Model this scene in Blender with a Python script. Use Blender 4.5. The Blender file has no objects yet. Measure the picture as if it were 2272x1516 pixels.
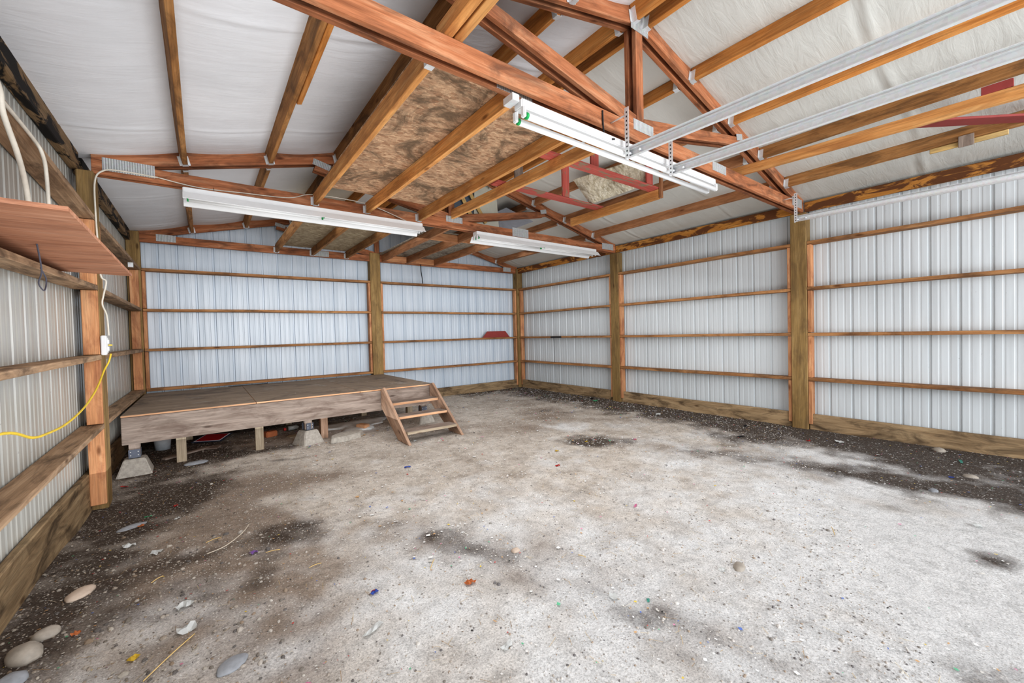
import bpy, bmesh, math, random
from mathutils import Vector, Matrix, noise
random.seed(7)
col = bpy.context.scene.collection

# ------------------------------------------------------------------ dimensions
W = 7.05                      # clear width between inner post faces
YA, YB, YC = -3.05, 0.0, 3.016   # post lines: near, middle, back
YF = -6.15                    # open front of the building
R0, SL = 3.028, 0.246         # roof line at the eave and its slope
CB = 2.85                     # underside of the bottom chords
G = [0.645, 1.243, 1.843, 2.445]  # girt heights
WT = 0.155                    # post depth to the metal skin
def roof(x): return R0 + SL * min(x, W - x)

# ------------------------------------------------------------------ node helpers
def new_mat(name):
    m = bpy.data.materials.new(name); m.use_nodes = True
    nt = m.node_tree; nt.nodes.clear()
    out = nt.nodes.new('ShaderNodeOutputMaterial'); b = nt.nodes.new('ShaderNodeBsdfPrincipled')
    nt.links.new(b.outputs[0], out.inputs[0]); return m, nt, b
def N(nt, t, **kw):
    n = nt.nodes.new(t)
    for k, v in kw.items():
        if k in n.inputs.keys(): n.inputs[k].default_value = v
        else: setattr(n, k, v)
    return n
def ramp(nt, src, stops):
    r = nt.nodes.new('ShaderNodeValToRGB'); e = r.color_ramp.elements
    while len(e) > 1: e.remove(e[0])
    e[0].position = stops[0][0]; e[0].color = tuple(stops[0][1]) + (1,)
    for p, c in stops[1:]:
        x = e.new(p); x.color = tuple(c) + (1,)
    nt.links.new(src, r.inputs[0]); return r.outputs[0]
def g3(v): return (v, v, v)
def mix(nt, fac, a, b, mode='MIX'):
    n = nt.nodes.new('ShaderNodeMix'); n.data_type = 'RGBA'; n.blend_type = mode
    for i, s in ((0, fac), (6, a), (7, b)):
        if isinstance(s, (int, float)): n.inputs[i].default_value = s
        elif isinstance(s, tuple): n.inputs[i].default_value = s + (1,)
        else: nt.links.new(s, n.inputs[i])
    return n.outputs[2]
def local_coords(nt, scale, spread=23.0):
    tc = nt.nodes.new('ShaderNodeTexCoord'); oi = nt.nodes.new('ShaderNodeObjectInfo')
    m = nt.nodes.new('ShaderNodeVectorMath'); m.operation = 'SCALE'
    m.inputs[0].default_value = (spread, spread * .7, spread * 1.3); nt.links.new(oi.outputs['Random'], m.inputs['Scale'])
    a = nt.nodes.new('ShaderNodeVectorMath'); a.operation = 'ADD'
    nt.links.new(tc.outputs['Object'], a.inputs[0]); nt.links.new(m.outputs[0], a.inputs[1])
    s = nt.nodes.new('ShaderNodeVectorMath'); s.operation = 'MULTIPLY'; s.inputs[1].default_value = scale
    nt.links.new(a.outputs[0], s.inputs[0]); return s.outputs[0], a.outputs[0], oi.outputs['Random']
def tex(nt, vec, scale, detail=4, rough=.6, dist=0.0):
    n = N(nt, 'ShaderNodeTexNoise'); n.inputs['Scale'].default_value = scale; n.inputs['Detail'].default_value = detail
    n.inputs['Roughness'].default_value = rough; n.inputs['Distortion'].default_value = dist
    nt.links.new(vec, n.inputs['Vector']); return n.outputs['Fac']
def bump(nt, b, h, strength=.3, dist=.01):
    n = nt.nodes.new('ShaderNodeBump'); n.inputs['Strength'].default_value = strength; n.inputs['Distance'].default_value = dist
    nt.links.new(h, n.inputs['Height']); nt.links.new(n.outputs[0], b.inputs['Normal'])

def wood(name, lo, mid, hi, stain=(.05, .035, .025), amt=.5, rough=.75, knots=True, vary=.18, sharp=False):
    m, nt, b = new_mat(name)
    st, raw, rnd = local_coords(nt, (1.0, 11.0, 11.0))
    g1 = tex(nt, st, 1.6, 6, .65, .6)
    c = ramp(nt, g1, [(.25, lo), (.5, mid), (.75, hi)])
    fs, _, _ = local_coords(nt, (3.0, 120.0, 120.0))
    g2 = tex(nt, fs, 1.0, 3, .6)
    c = mix(nt, .55, c, ramp(nt, g2, [(.3, g3(.55)), (.7, g3(1.25))]), 'MULTIPLY')
    sm = nt.nodes.new('ShaderNodeVectorMath'); sm.operation = 'MULTIPLY'; sm.inputs[1].default_value = (1.5, 5.0, 5.0)
    nt.links.new(raw, sm.inputs[0]); big = tex(nt, sm.outputs[0], 1.7, 5, .65, .8)
    c = mix(nt, ramp(nt, big, [(.47 if sharp == 1 else .56, g3(0)), (.53 if sharp == 1 else .60, g3(amt))] if sharp else [(.46, g3(0)), (.66, g3(amt))]), c, stain)
    if knots:
        kv, _, _ = local_coords(nt, (2.2, 6.5, 6.5))
        v = N(nt, 'ShaderNodeTexVoronoi'); v.inputs['Scale'].default_value = 1.0; nt.links.new(kv, v.inputs['Vector'])
        c = mix(nt, ramp(nt, v.outputs['Distance'], [(.05, g3(.8)), (.13, g3(0))]), c, (lo[0] * .35, lo[1] * .28, lo[2] * .25))
    hv = nt.nodes.new('ShaderNodeHueSaturation')
    mr = N(nt, 'ShaderNodeMapRange'); mr.inputs['To Min'].default_value = 1 - vary; mr.inputs['To Max'].default_value = 1 + vary
    nt.links.new(rnd, mr.inputs['Value']); nt.links.new(mr.outputs[0], hv.inputs['Value']); nt.links.new(c, hv.inputs['Color'])
    nt.links.new(hv.outputs[0], b.inputs['Base Color'])
    b.inputs['Roughness'].default_value = rough; b.inputs['Specular IOR Level'].default_value = .3
    bump(nt, b, g2, .25, .004); return m

TRUSS = wood('truss_wood', (.21, .075, .032), (.38, .15, .07), (.52, .28, .16), (.085, .042, .026), .7)
PURLIN = wood('purlin_wood', (.22, .10, .035), (.37, .185, .07), (.49, .28, .125), (.09, .05, .026), .7)
RIDGE = wood('orange_purlin_wood', (.36, .13, .03), (.58, .25, .07), (.68, .36, .13), (.16, .07, .03), .4)
JOIST = wood('joist_wood', (.44, .19, .06), (.63, .31, .11), (.74, .45, .20), (.24, .10, .04), .5)
JOISTD = wood('dark_joist_wood', (.24, .10, .05), (.40, .19, .09), (.50, .28, .16), (.10, .05, .03), .5)
POST = wood('treated_post_wood', (.18, .11, .045), (.30, .195, .08), (.39, .27, .125), (.11, .07, .04), .5)
BLOCK = wood('orange_blocking_wood', (.42, .19, .085), (.56, .28, .14), (.66, .40, .23), (.22, .07, .04), .6)
GIRT = wood('girt_wood', (.24, .11, .045), (.40, .20, .085), (.50, .29, .14), (.07, .04, .025), .65)
SHELFG = wood('wide_girt_wood', (.20, .13, .08), (.36, .24, .15), (.47, .34, .23), (.07, .045, .03), .75)
BURNT = wood('water_stained_beam', (.36, .14, .03), (.55, .25, .06), (.62, .35, .12), (.13, .05, .022), .95, sharp=True)
DARKB = wood('dark_eave_beam', (.09, .06, .035), (.20, .13, .07), (.28, .19, .11), (.012, .010, .009), 1.0, sharp=True)
SKIRT = wood('skirt_board_wood', (.20, .13, .07), (.34, .24, .14), (.44, .33, .20), (.06, .04, .025), .85)
GREYW = wood('weathered_grey_wood', (.17, .13, .105), (.28, .225, .19), (.38, .31, .265), (.11, .07, .055), .7)
STEPW = wood('stair_wood', (.30, .18, .12), (.46, .30, .21), (.56, .40, .30), (.14, .09, .065), .5)
TREADW = wood('tread_edge_wood', (.48, .24, .12), (.62, .35, .20), (.72, .46, .29), (.28, .18, .12), .3)
LEGW = wood('pale_leg_wood', (.34, .27, .19), (.47, .39, .29), (.57, .49, .38), (.22, .16, .11), .4)
PLYR = wood('red_plywood', (.36, .155, .085), (.49, .24, .145), (.60, .35, .24), (.24, .11, .07), .5, vary=.05)

def deck_mat():
    m, nt, b = new_mat('deck_plywood')
    st, raw, rnd = local_coords(nt, (1.2, 9.0, 4.0))
    c = ramp(nt, tex(nt, st, 1.5, 6, .65, .5), [(.25, (.16, .12, .088)), (.55, (.27, .205, .15)), (.8, (.38, .31, .24))])
    c = mix(nt, ramp(nt, tex(nt, raw, 1.3, 6, .7, 1.2), [(.5, g3(0)), (.7, g3(.85))]), c, (.075, .055, .045))
    c = mix(nt, ramp(nt, tex(nt, raw, 1.9, 6, .7, .5), [(.58, g3(0)), (.72, g3(.7))]), c, (.42, .41, .38))
    nt.links.new(c, b.inputs['Base Color']); b.inputs['Roughness'].default_value = .8; return m
DECKM = deck_mat()

def osb_mat(name, base, dark, thr=.50):
    m, nt, b = new_mat(name)
    _, raw, rnd = local_coords(nt, (1, 1, 1))
    v = N(nt, 'ShaderNodeTexVoronoi'); v.inputs['Scale'].default_value = 22; v.inputs['Randomness'].default_value = 1
    wv = nt.nodes.new('ShaderNodeVectorMath'); wv.operation = 'MULTIPLY'; wv.inputs[1].default_value = (1, 2.6, 1)
    nt.links.new(raw, wv.inputs[0]); nt.links.new(wv.outputs[0], v.inputs['Vector'])
    bw = nt.nodes.new('ShaderNodeRGBToBW'); nt.links.new(v.outputs['Color'], bw.inputs[0])
    c = mix(nt, .75, base, bw.outputs[0], 'SOFT_LIGHT')
    f = tex(nt, raw, 45, 4, .7, 2)
    c = mix(nt, .7, c, ramp(nt, f, [(.3, g3(.6)), (.7, g3(1.3))]), 'MULTIPLY')
    c = mix(nt, ramp(nt, tex(nt, raw, 2.3, 7, .74, 1.2), [(thr, g3(0)), (thr + .15, g3(.9))]), c, dark)
    hs = nt.nodes.new('ShaderNodeHueSaturation'); hs.inputs['Saturation'].default_value = .9; nt.links.new(c, hs.inputs['Color'])
    nt.links.new(hs.outputs[0], b.inputs['Base Color']); b.inputs['Roughness'].default_value = .85
    bump(nt, b, f, .25, .004); return m
OSB = osb_mat('water_stained_strand_board', (.47, .28, .155), (.12, .078, .045), .44)
OSB2 = osb_mat('olive_strand_board', (.40, .32, .20), (.27, .20, .12))
OSB3 = osb_mat('grey_strand_board', (.33, .29, .23), (.12, .09, .07))
OSB4 = osb_mat('peeling_strand_board', (.66, .60, .46), (.17, .12, .06), .46)

def metal_wall(name, base, streak, rough=.33):
    m, nt, b = new_mat(name)
    tc = nt.nodes.new('ShaderNodeTexCoord')
    s = nt.nodes.new('ShaderNodeVectorMath'); s.operation = 'MULTIPLY'; s.inputs[1].default_value = (9, 9, .6)
    nt.links.new(tc.outputs['Object'], s.inputs[0])
    c = ramp(nt, tex(nt, s.outputs[0], 1.0, 4, .6), [(.3, streak), (.65, base)])
    sp = tex(nt, tc.outputs['Object'], 34, 3, .75)
    c = mix(nt, ramp(nt, sp, [(.70, g3(0)), (.76, g3(.55))]), c, (.12, .10, .09))
    nt.links.new(c, b.inputs['Base Color']); b.inputs['Roughness'].default_value = rough
    b.inputs['Specular IOR Level'].default_value = .55
    bump(nt, b, tex(nt, s.outputs[0], .9, 2, .5), .5, .02); return m
M_BACK = metal_wall('painted_steel_back', (.60, .66, .73), (.48, .55, .63), .28)  # one white-grey steel; per-wall tints put the differing light into the colour
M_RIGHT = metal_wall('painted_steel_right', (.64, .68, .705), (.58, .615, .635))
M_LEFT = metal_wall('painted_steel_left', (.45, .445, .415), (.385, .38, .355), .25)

def insul(name, base):
    m, nt, b = new_mat(name)
    tc = nt.nodes.new('ShaderNodeTexCoord')
    s = nt.nodes.new('ShaderNodeVectorMath'); s.operation = 'MULTIPLY'; s.inputs[1].default_value = (2.0, 9.0, 2.0)
    nt.links.new(tc.outputs['Object'], s.inputs[0])
    w = tex(nt, s.outputs[0], 1.6, 5, .6, 1.2)
    c = ramp(nt, tex(nt, tc.outputs['Object'], 1.2, 4, .6), [(.3, tuple(x * .88 for x in base)), (.7, base)])
    nt.links.new(c, b.inputs['Base Color']); b.inputs['Roughness'].default_value = .5; b.inputs['Specular IOR Level'].default_value = .35
    bump(nt, b, w, .28, .02); return m
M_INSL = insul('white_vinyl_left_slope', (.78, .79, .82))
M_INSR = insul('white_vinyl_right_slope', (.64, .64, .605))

def galv(name, base=(.62, .65, .67), metallic=.75, rough=.38, stripes=False):
    m, nt, b = new_mat(name)
    _, raw, _ = local_coords(nt, (1, 1, 1))
    v = N(nt, 'ShaderNodeTexVoronoi'); v.inputs['Scale'].default_value = 60; nt.links.new(raw, v.inputs['Vector'])
    c = mix(nt, .25, base, v.outputs['Color'], 'SOFT_LIGHT')
    if stripes:
        w = N(nt, 'ShaderNodeTexWave'); w.wave_type = 'BANDS'; w.bands_direction = 'X'; w.inputs['Scale'].default_value = 18
        nt.links.new(raw, w.inputs['Vector'])
        c = mix(nt, .55, c, ramp(nt, w.outputs['Fac'], [(.3, g3(.45)), (.6, g3(1.1))]), 'MULTIPLY')
        bump(nt, b, w.outputs['Fac'], .6, .004)
    hs = nt.nodes.new('ShaderNodeHueSaturation'); hs.inputs['Saturation'].default_value = .35; nt.links.new(c, hs.inputs['Color'])
    nt.links.new(hs.outputs[0], b.inputs['Base Color']); b.inputs['Metallic'].default_value = metallic; b.inputs['Roughness'].default_value = rough
    return m
GALV = galv('galvanised_steel', (.66, .70, .73), .35, .4); PLATE = galv('punched_nail_plate', (.46, .51, .53), .3, .5, True)
def plain(name, c, rough=.5, spec=.4, metallic=0, emit=0, trans=0, nscale=12, var=.12):
    m, nt, b = new_mat(name)
    _, raw, _ = local_coords(nt, (1, 1, 1))
    t = ramp(nt, tex(nt, raw, nscale, 4, .6), [(.3, tuple(x * (1 - var) for x in c)), (.7, tuple(min(1, x * (1 + var)) for x in c))])
    nt.links.new(t, b.inputs['Base Color']); b.inputs['Roughness'].default_value = rough
    b.inputs['Specular IOR Level'].default_value = spec; b.inputs['Metallic'].default_value = metallic
    b.inputs['Transmission Weight'].default_value = trans
    if emit: b.inputs['Emission Color'].default_value = (1, 1, 1, 1); b.inputs['Emission Strength'].default_value = emit
    return m
WHITE = plain('white_enamel', (.74, .745, .75), .35, var=.03)
TUBE = plain('lamp_tube_glass', (.88, .89, .90), .2, emit=.04, var=.02)
GREEN = plain('green_end_ring', (.02, .35, .10)); BLACK = plain('black_rubber', (.02, .02, .022), .6)
CABLE = plain('ivory_cable', (.66, .62, .54), .5); YEL = plain('yellow_cord_plastic', (.72, .52, .05), .5)
REDP = wood('faded_red_paint', (.38, .085, .065), (.46, .11, .09), (.52, .15, .12), (.26, .19, .13), .95, knots=False, sharp=2)
REDD = plain('dark_red_paint', (.27, .05, .045), .6, var=.1)
BRK = plain('dark_zinc_bracket', (.16, .18, .23), .45, .5, .4)
CONC = plain('pier_concrete', (.40, .37, .33), .9, .2, nscale=30, var=.22)
STONE = plain('river_stone', (.32, .285, .245), .6, .35, nscale=18, var=.2)
STONEG = plain('grey_stone', (.27, .28, .30), .7, .3, nscale=18, var=.2)
PINKST = plain('pink_stone', (.47, .38, .31), .7, .3, nscale=20)
PAPER = plain('white_paper', (.78, .79, .78), .7, var=.08); SLATE = plain('blue_grey_panel', (.10, .125, .16), .5)
PALEP = plain('pale_board', (.55, .55, .47), .6, var=.08, nscale=4); YWOOD = wood('yellow_slat_wood', (.50, .32, .12), (.66, .46, .20), (.74, .56, .30), knots=False)
BRICK = plain('orange_brick', (.45, .16, .07), .85); CLEAR = plain('clear_bottle_plastic', (.75, .8, .8), .12, .6, trans=.6)
SIGNR = plain('sign_red', (.30, .015, .02), .4); SIGNB = plain('sign_navy', (.03, .04, .07), .4); SIGNW = plain('sign_white', (.6, .62, .65), .4)
CHALK = plain('chalky_powder', (.60, .60, .59), .95, .1, nscale=9, var=.15)
COLS = {'red': plain('litter_red', (.60, .06, .05), .5), 'blue': plain('litter_blue', (.08, .14, .50), .5),
        'yellow': plain('litter_yellow', (.75, .55, .08), .5), 'pink': plain('litter_pink', (.72, .28, .45), .5),
        'green': plain('litter_green', (.10, .50, .25), .5), 'orange': plain('litter_orange', (.66, .25, .10), .6),
        'teal': plain('litter_teal', (.15, .50, .42), .5), 'purple': plain('litter_purple', (.30, .16, .45), .5),
        'black': plain('litter_black', (.03, .03, .035), .6), 'white': PAPER, 'straw': plain('dry_straw', (.60, .42, .17), .7)}

# ------------------------------------------------------------------ object helpers
def tagp(o, label=None, cat=None, group=None, kind=None):
    if label: o['label'] = label
    if cat: o['category'] = cat
    if group: o['group'] = group
    if kind: o['kind'] = kind
    return o
def empty(name, loc, label, cat, group=None):
    o = bpy.data.objects.new(name, None); o.location = loc; o.empty_display_size = .1; col.objects.link(o)
    return tagp(o, label, cat, group)
def link(name, bm, mats, M=None, parent=None, smooth=False):
    me = bpy.data.meshes.new(name); bmesh.ops.recalc_face_normals(bm, faces=bm.faces); bm.to_mesh(me); bm.free()
    if smooth:
        for p in me.polygons: p.use_smooth = True
    for m in (mats if isinstance(mats, (list, tuple)) else [mats]): me.materials.append(m)
    o = bpy.data.objects.new(name, me); col.objects.link(o)
    M = M or Matrix.Identity(4)
    if parent is not None:
        o.parent = parent
        acc = Matrix.Identity(4); q = parent
        while q is not None:
            acc = q.matrix_basis @ acc; q = q.parent
        o.matrix_basis = acc.inverted() @ M
    else: o.matrix_basis = M
    return o
def bmbox(bm, sx, sy, sz, c=(0, 0, 0), M=None, mi=0):
    r = bmesh.ops.create_cube(bm, size=1); vs = r['verts']
    bmesh.ops.scale(bm, vec=(sx, sy, sz), verts=vs); bmesh.ops.translate(bm, vec=c, verts=vs)
    if M is not None: bmesh.ops.transform(bm, matrix=M, verts=vs)
    for f in {f for v in vs for f in v.link_faces}: f.material_index = mi
    return vs
def frame(p0, p1, up=(0, 0, 1)):
    p0, p1 = Vector(p0), Vector(p1); x = (p1 - p0).normalized(); u = Vector(up)
    y = u.cross(x).normalized(); z = x.cross(y)
    M = Matrix((x, y, z)).transposed().to_4x4(); M.translation = (p0 + p1) / 2; return M, (p1 - p0).length
def board(name, p0, p1, w, h, mat, parent=None, up=(0, 0, 1), bev=.003, wav=0.0, label=None, cat=None, group=None):
    """a plank: w across (local y), h along 'up' (local z); axis runs p0-p1; slightly uneven like real timber"""
    M, L = frame(p0, p1, up); bm = bmesh.new(); bmbox(bm, L, w, h)
    if wav and L > .8:
        n = max(2, int(L / .25)); long_e = [e for e in bm.edges if abs(e.verts[0].co.x - e.verts[1].co.x) > L * .5]
        bmesh.ops.subdivide_edges(bm, edges=long_e, cuts=n)
        sd = random.random() * 50
        for v in bm.verts:
            v.co.y += wav * noise.noise(Vector((v.co.x * .7, sd, 0))); v.co.z += wav * noise.noise(Vector((v.co.x * .7, 0, sd)))
    es = [e for e in bm.edges if e.calc_face_angle(0) > 1]
    if bev: bmesh.ops.bevel(bm, geom=es, offset=bev, segments=1, affect='EDGES')
    return tagp(link(name, bm, mat, M, parent), label, cat, group)
def prism(name, poly, y0, y1, mat, parent, axis=(1, 0), bev=.0025):
    """XZ polygon extruded in y; local x runs along 'axis' so the grain follows the member"""
    ax = Vector((axis[0], 0, axis[1])).normalized(); o3 = Vector((sum(p[0] for p in poly) / len(poly), (y0 + y1) / 2, sum(p[1] for p in poly) / len(poly)))
    z = ax.cross(Vector((0, 1, 0))).normalized()
    M = Matrix((ax, Vector((0, 1, 0)), z)).transposed().to_4x4(); M.translation = o3; Mi = M.inverted()
    bm = bmesh.new(); a = [bm.verts.new(Mi @ Vector((p[0], y0, p[1]))) for p in poly]; b = [bm.verts.new(Mi @ Vector((p[0], y1, p[1]))) for p in poly]
    bm.faces.new(a); bm.faces.new(b[::-1]); n = len(poly)
    for i in range(n): bm.faces.new((a[i], b[i], b[(i + 1) % n], a[(i + 1) % n]))
    bmesh.ops.recalc_face_normals(bm, faces=bm.faces)
    if bev: bmesh.ops.bevel(bm, geom=list(bm.edges), offset=bev, segments=1, affect='EDGES')
    return link(name, bm, mat, M, parent)
def tube(name, pts, r, mat, parent=None, seg=8, label=None, cat=None, group=None, closed=False):
    pts = [Vector(p) for p in pts]; P = []
    if len(pts) > 2:
        for i in range(len(pts) - 1):
            p0 = pts[max(i - 1, 0)]; p1 = pts[i]; p2 = pts[i + 1]; p3 = pts[min(i + 2, len(pts) - 1)]
            for k in range(6):
                t = k / 6; P.append(.5 * ((2 * p1) + (p2 - p0) * t + (2 * p0 - 5 * p1 + 4 * p2 - p3) * t * t + (3 * p1 - p0 - 3 * p2 + p3) * t ** 3))
        P.append(pts[-1])
    else: P = pts
    o = P[0].copy(); bm = bmesh.new(); rings = []
    for i, p in enumerate(P):
        d = (P[min(i + 1, len(P) - 1)] - P[max(i - 1, 0)]).normalized(); a = d.orthogonal() if i == 0 else (pa - d * pa.dot(d))
        if a.length < 1e-6: a = d.orthogonal()
        a.normalize(); pa = a; b = d.cross(a)
        rings.append([bm.verts.new(p - o + r * (math.cos(t) * a + math.sin(t) * b)) for t in [2 * math.pi * k / seg for k in range(seg)]])
    for r0, r1 in zip(rings, rings[1:]):
        for k in range(seg): bm.faces.new((r0[k], r0[(k + 1) % seg], r1[(k + 1) % seg], r1[k]))
    bm.faces.new(rings[0][::-1]); bm.faces.new(rings[-1])
    return tagp(link(name, bm, mat, Matrix.Translation(o), parent, True), label, cat, group)

# ------------------------------------------------------------------ ground
def nz(x, y, s, k=0): return noise.noise(Vector((x * s, y * s, k * 7.3)))
def gz(x, y):
    z = -.012 + .014 * nz(x, y, .9) + .006 * nz(x, y, 3.1, 1) + .002 * nz(x, y, 11, 2)
    z -= .075 * math.exp(-((x - .1) ** 2) / .35 - ((y + .35) ** 2) / .5)
    return z
def ga(x, y, cx, cy, rx, ry, ang=0, amp=1.0):
    c, s = math.cos(math.radians(ang)), math.sin(math.radians(ang)); dx, dy = x - cx, y - cy
    u, v = (c * dx + s * dy) / rx, (-s * dx + c * dy) / ry
    return amp * math.exp(-(u * u + v * v))
def dark(x, y):
    n = .55 * nz(x, y, 1.3, 3) + .45 * nz(x, y, 3.7, 4) + .35 * nz(x, y, 9, 5)
    wr = .95 + .16 * max(0, -y - 1); u = (W - x) / wr
    d = max(-.1, 1.75 - 1.25 * u) if u < 1.6 else -.1
    if x > 5.2: d = max(d, 1.05 - (YC - y) / .8 + .25 * (x - 6))
    d += ga(x, y, 4.53, -1.66, .42, .27, -42, 1.7) + ga(x, y, 5.5, .1, .45, .2, -60, .7)
    d += ga(x, y, .35, -.35, .60, .5, 0, 1.1) + ga(x, y, .62, -.1, .30, .25, 0, .6) + ga(x, y, .0, -1.3, .60, 1.1, 0, .95) + ga(x, y, .0, -2.5, .40, .7, 0, .8)
    d += ga(x, y, .25, .55, .8, .5, 0, .8) + ga(x, y, .3, 1.8, .9, 1.2, 0, 1.0) + ga(x, y, 1.3, .85, .6, .22, 0, .8) + ga(x, y, 1.6, 2.2, 1.4, .8, 0, .8)
    d += ga(x, y, 1.2, -1.85, .42, .22, -50, .8) + ga(x, y, .75, -2.3, .3, .5, -30, .5) + ga(x, y, 1.6, .1, .8, .09, -28, .5) + ga(x, y, 2.0, -2.75, .6, .15, -62, .72) + ga(x, y, 2.4, -4.0, .7, .13, -72, .72) + ga(x, y, 1.0, -3.0, .5, .14, -60, .4)
    d += ga(x, y, 5.35, -3.9, 1.5, .22, -75, .9) + ga(x, y, 4.25, -4.9, .25, .16, 0, 1.2) + ga(x, y, 3.0, -4.9, .5, .2, 0, .5)
    return d + n * .85 - .37
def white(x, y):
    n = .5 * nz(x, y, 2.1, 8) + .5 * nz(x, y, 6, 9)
    return ga(x, y, 3.7, -4.9, .6, .4, 20, 1.4) + ga(x, y, 2.5, 1.15, .42, .32, 20, 1.2) + ga(x, y, 4.9, -.9, .7, .3, -40, .45) + max(0, min(.8, (-1.0 - y) * .27)) + n * .6 - .22  # the y gradient paints the brighter doorway-lit front into the floor colour
def brown(x, y):
    n = .6 * nz(x, y, 1.1, 11) + .4 * nz(x, y, 4, 12)
    return ga(x, y, 1.2, -.6, .9, .3, -30, 1.0) + ga(x, y, .7, -1.8, .6, 1.2, 0, 1.0) + ga(x, y, .95, -2.9, .25, .5, 0, .9) + ga(x, y, 5.3, -3.4, 1.8, .4, -70, .9) + ga(x, y, 2.0, -2.8, .9, .25, -60, .9) + ga(x, y, 2.4, -4.0, .8, .22, -72, .9) + ga(x, y, 4.2, -.6, 1.6, .6, 0, .45) + ga(x, y, 5.4, .5, .8, 1.5, 0, .6) + n * .8 - .15

def build_ground():
    bm = bmesh.new(); x0, x1, y0, y1 = -.2, W + .2, -6.9, YC + .2; st = .028
    nx, ny = int((x1 - x0) / st), int((y1 - y0) / st)
    vs = [[bm.verts.new((x0 + (x1 - x0) * i / nx, y0 + (y1 - y0) * j / ny, gz(x0 + (x1 - x0) * i / nx, y0 + (y1 - y0) * j / ny))) for i in range(nx + 1)] for j in range(ny + 1)]
    for j in range(ny):
        for i in range(nx): bm.faces.new((vs[j][i], vs[j][i + 1], vs[j + 1][i + 1], vs[j + 1][i]))
    m, nt, b = new_mat('packed_dirt_and_gravel')
    o = link('floor', bm, m, smooth=True); o['kind'] = 'structure'
    ca = o.data.color_attributes.new('soil', 'FLOAT_COLOR', 'POINT')
    cl = lambda v: max(0, min(1, v))
    for i, v in enumerate(o.data.vertices):
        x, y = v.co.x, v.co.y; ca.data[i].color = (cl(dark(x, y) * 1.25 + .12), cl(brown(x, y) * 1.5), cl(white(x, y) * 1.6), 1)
    at = N(nt, 'ShaderNodeAttribute'); at.attribute_name = 'soil'
    sp = nt.nodes.new('ShaderNodeSeparateColor'); nt.links.new(at.outputs['Color'], sp.inputs[0])
    tc = nt.nodes.new('ShaderNodeTexCoord'); V = tc.outputs['Object']
    n1 = tex(nt, V, 3.5, 8, .7); n2 = tex(nt, V, 55, 4, .7); n3 = tex(nt, V, 14, 6, .75, .6)
    c = ramp(nt, n1, [(.3, (.38, .33, .28)), (.5, (.53, .475, .42)), (.72, (.65, .60, .545))])
    c = mix(nt, mix(nt, 1.0, sp.outputs[1], g3(.8), 'MULTIPLY'), c, (.22, .165, .125))
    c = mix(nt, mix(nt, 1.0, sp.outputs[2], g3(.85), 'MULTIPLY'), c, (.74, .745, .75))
    m2 = N(nt, 'ShaderNodeMath'); m2.operation = 'MULTIPLY_ADD'; nt.links.new(n3, m2.inputs[0]); m2.inputs[1].default_value = 1.5; m2.inputs[2].default_value = -.75
    ad = N(nt, 'ShaderNodeMath'); ad.operation = 'ADD'; nt.links.new(sp.outputs[0], ad.inputs[0]); nt.links.new(m2.outputs[0], ad.inputs[1])
    c = mix(nt, ramp(nt, ad.outputs[0], [(.12, g3(0)), (.45, g3(.5)), (.95, g3(.95))]), c, ramp(nt, n2, [(.3, (.032, .023, .018)), (.7, (.095, .07, .054))]))
    # gravel grain: pale and dark specks
    vo = N(nt, 'ShaderNodeTexVoronoi'); vo.inputs['Scale'].default_value = 85; nt.links.new(V, vo.inputs['Vector'])
    sc_ = nt.nodes.new('ShaderNodeSeparateColor'); nt.links.new(vo.outputs['Color'], sc_.inputs[0])
    pick = ramp(nt, sc_.outputs[0], [(.70, g3(0)), (.74, g3(1))]); near = ramp(nt, vo.outputs['Distance'], [(.25, g3(1)), (.42, g3(0))])
    fac = mix(nt, 1.0, pick, near, 'MULTIPLY'); fac = mix(nt, 1.0, fac, g3(.55), 'MULTIPLY')
    c = mix(nt, fac, c, ramp(nt, sc_.outputs[1], [(.0, (.30, .25, .21)), (.45, (.55, .52, .48)), (1, (.8, .79, .77))]))
    c = mix(nt, .9, c, ramp(nt, tex(nt, V, 110, 5, .8), [(.32, g3(.45)), (.5, g3(1)), (.68, g3(1.35))]), 'MULTIPLY')
    c = mix(nt, .8, c, ramp(nt, n3, [(.3, g3(.65)), (.7, g3(1.2))]), 'MULTIPLY')
    nt.links.new(c, b.inputs['Base Color']); b.inputs['Roughness'].default_value = .92; b.inputs['Specular IOR Level'].default_value = .2
    n4 = tex(nt, V, 28, 8, .8); bump(nt, b, n4, .55, .02)
build_ground()

# scattered gravel, chips of paper and straw: beyond counting
def island_mat(name, stops, rough=.8):
    m, nt, b = new_mat(name); g = nt.nodes.new('ShaderNodeNewGeometry')
    r = ramp(nt, g.outputs['Random Per Island'], stops); [n for n in nt.nodes if n.type == 'VALTORGB'][0].color_ramp.interpolation = 'CONSTANT'
    sx = nt.nodes.new('ShaderNodeSeparateXYZ'); nt.links.new(g.outputs['Position'], sx.inputs[0])
    mr = N(nt, 'ShaderNodeMapRange'); mr.inputs['From Min'].default_value = .5; mr.inputs['From Max'].default_value = 2.2
    nt.links.new(sx.outputs['X'], mr.inputs['Value'])
    r = mix(nt, 1.0, r, ramp(nt, mr.outputs[0], [(0, (.56, .52, .47)), (1, (1, 1, 1))]), 'MULTIPLY')   # dirtier along the damp left side
    nt.links.new(r, b.inputs['Base Color']); b.inputs['Roughness'].default_value = rough; return m
GRAV = island_mat('mixed_gravel', [(0, (.44, .40, .36)), (.2, (.25, .23, .21)), (.38, (.54, .51, .48)), (.55, (.36, .29, .23)), (.68, (.17, .16, .16)), (.80, (.47, .45, .42)), (.97, (.64, .62, .59))])
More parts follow.
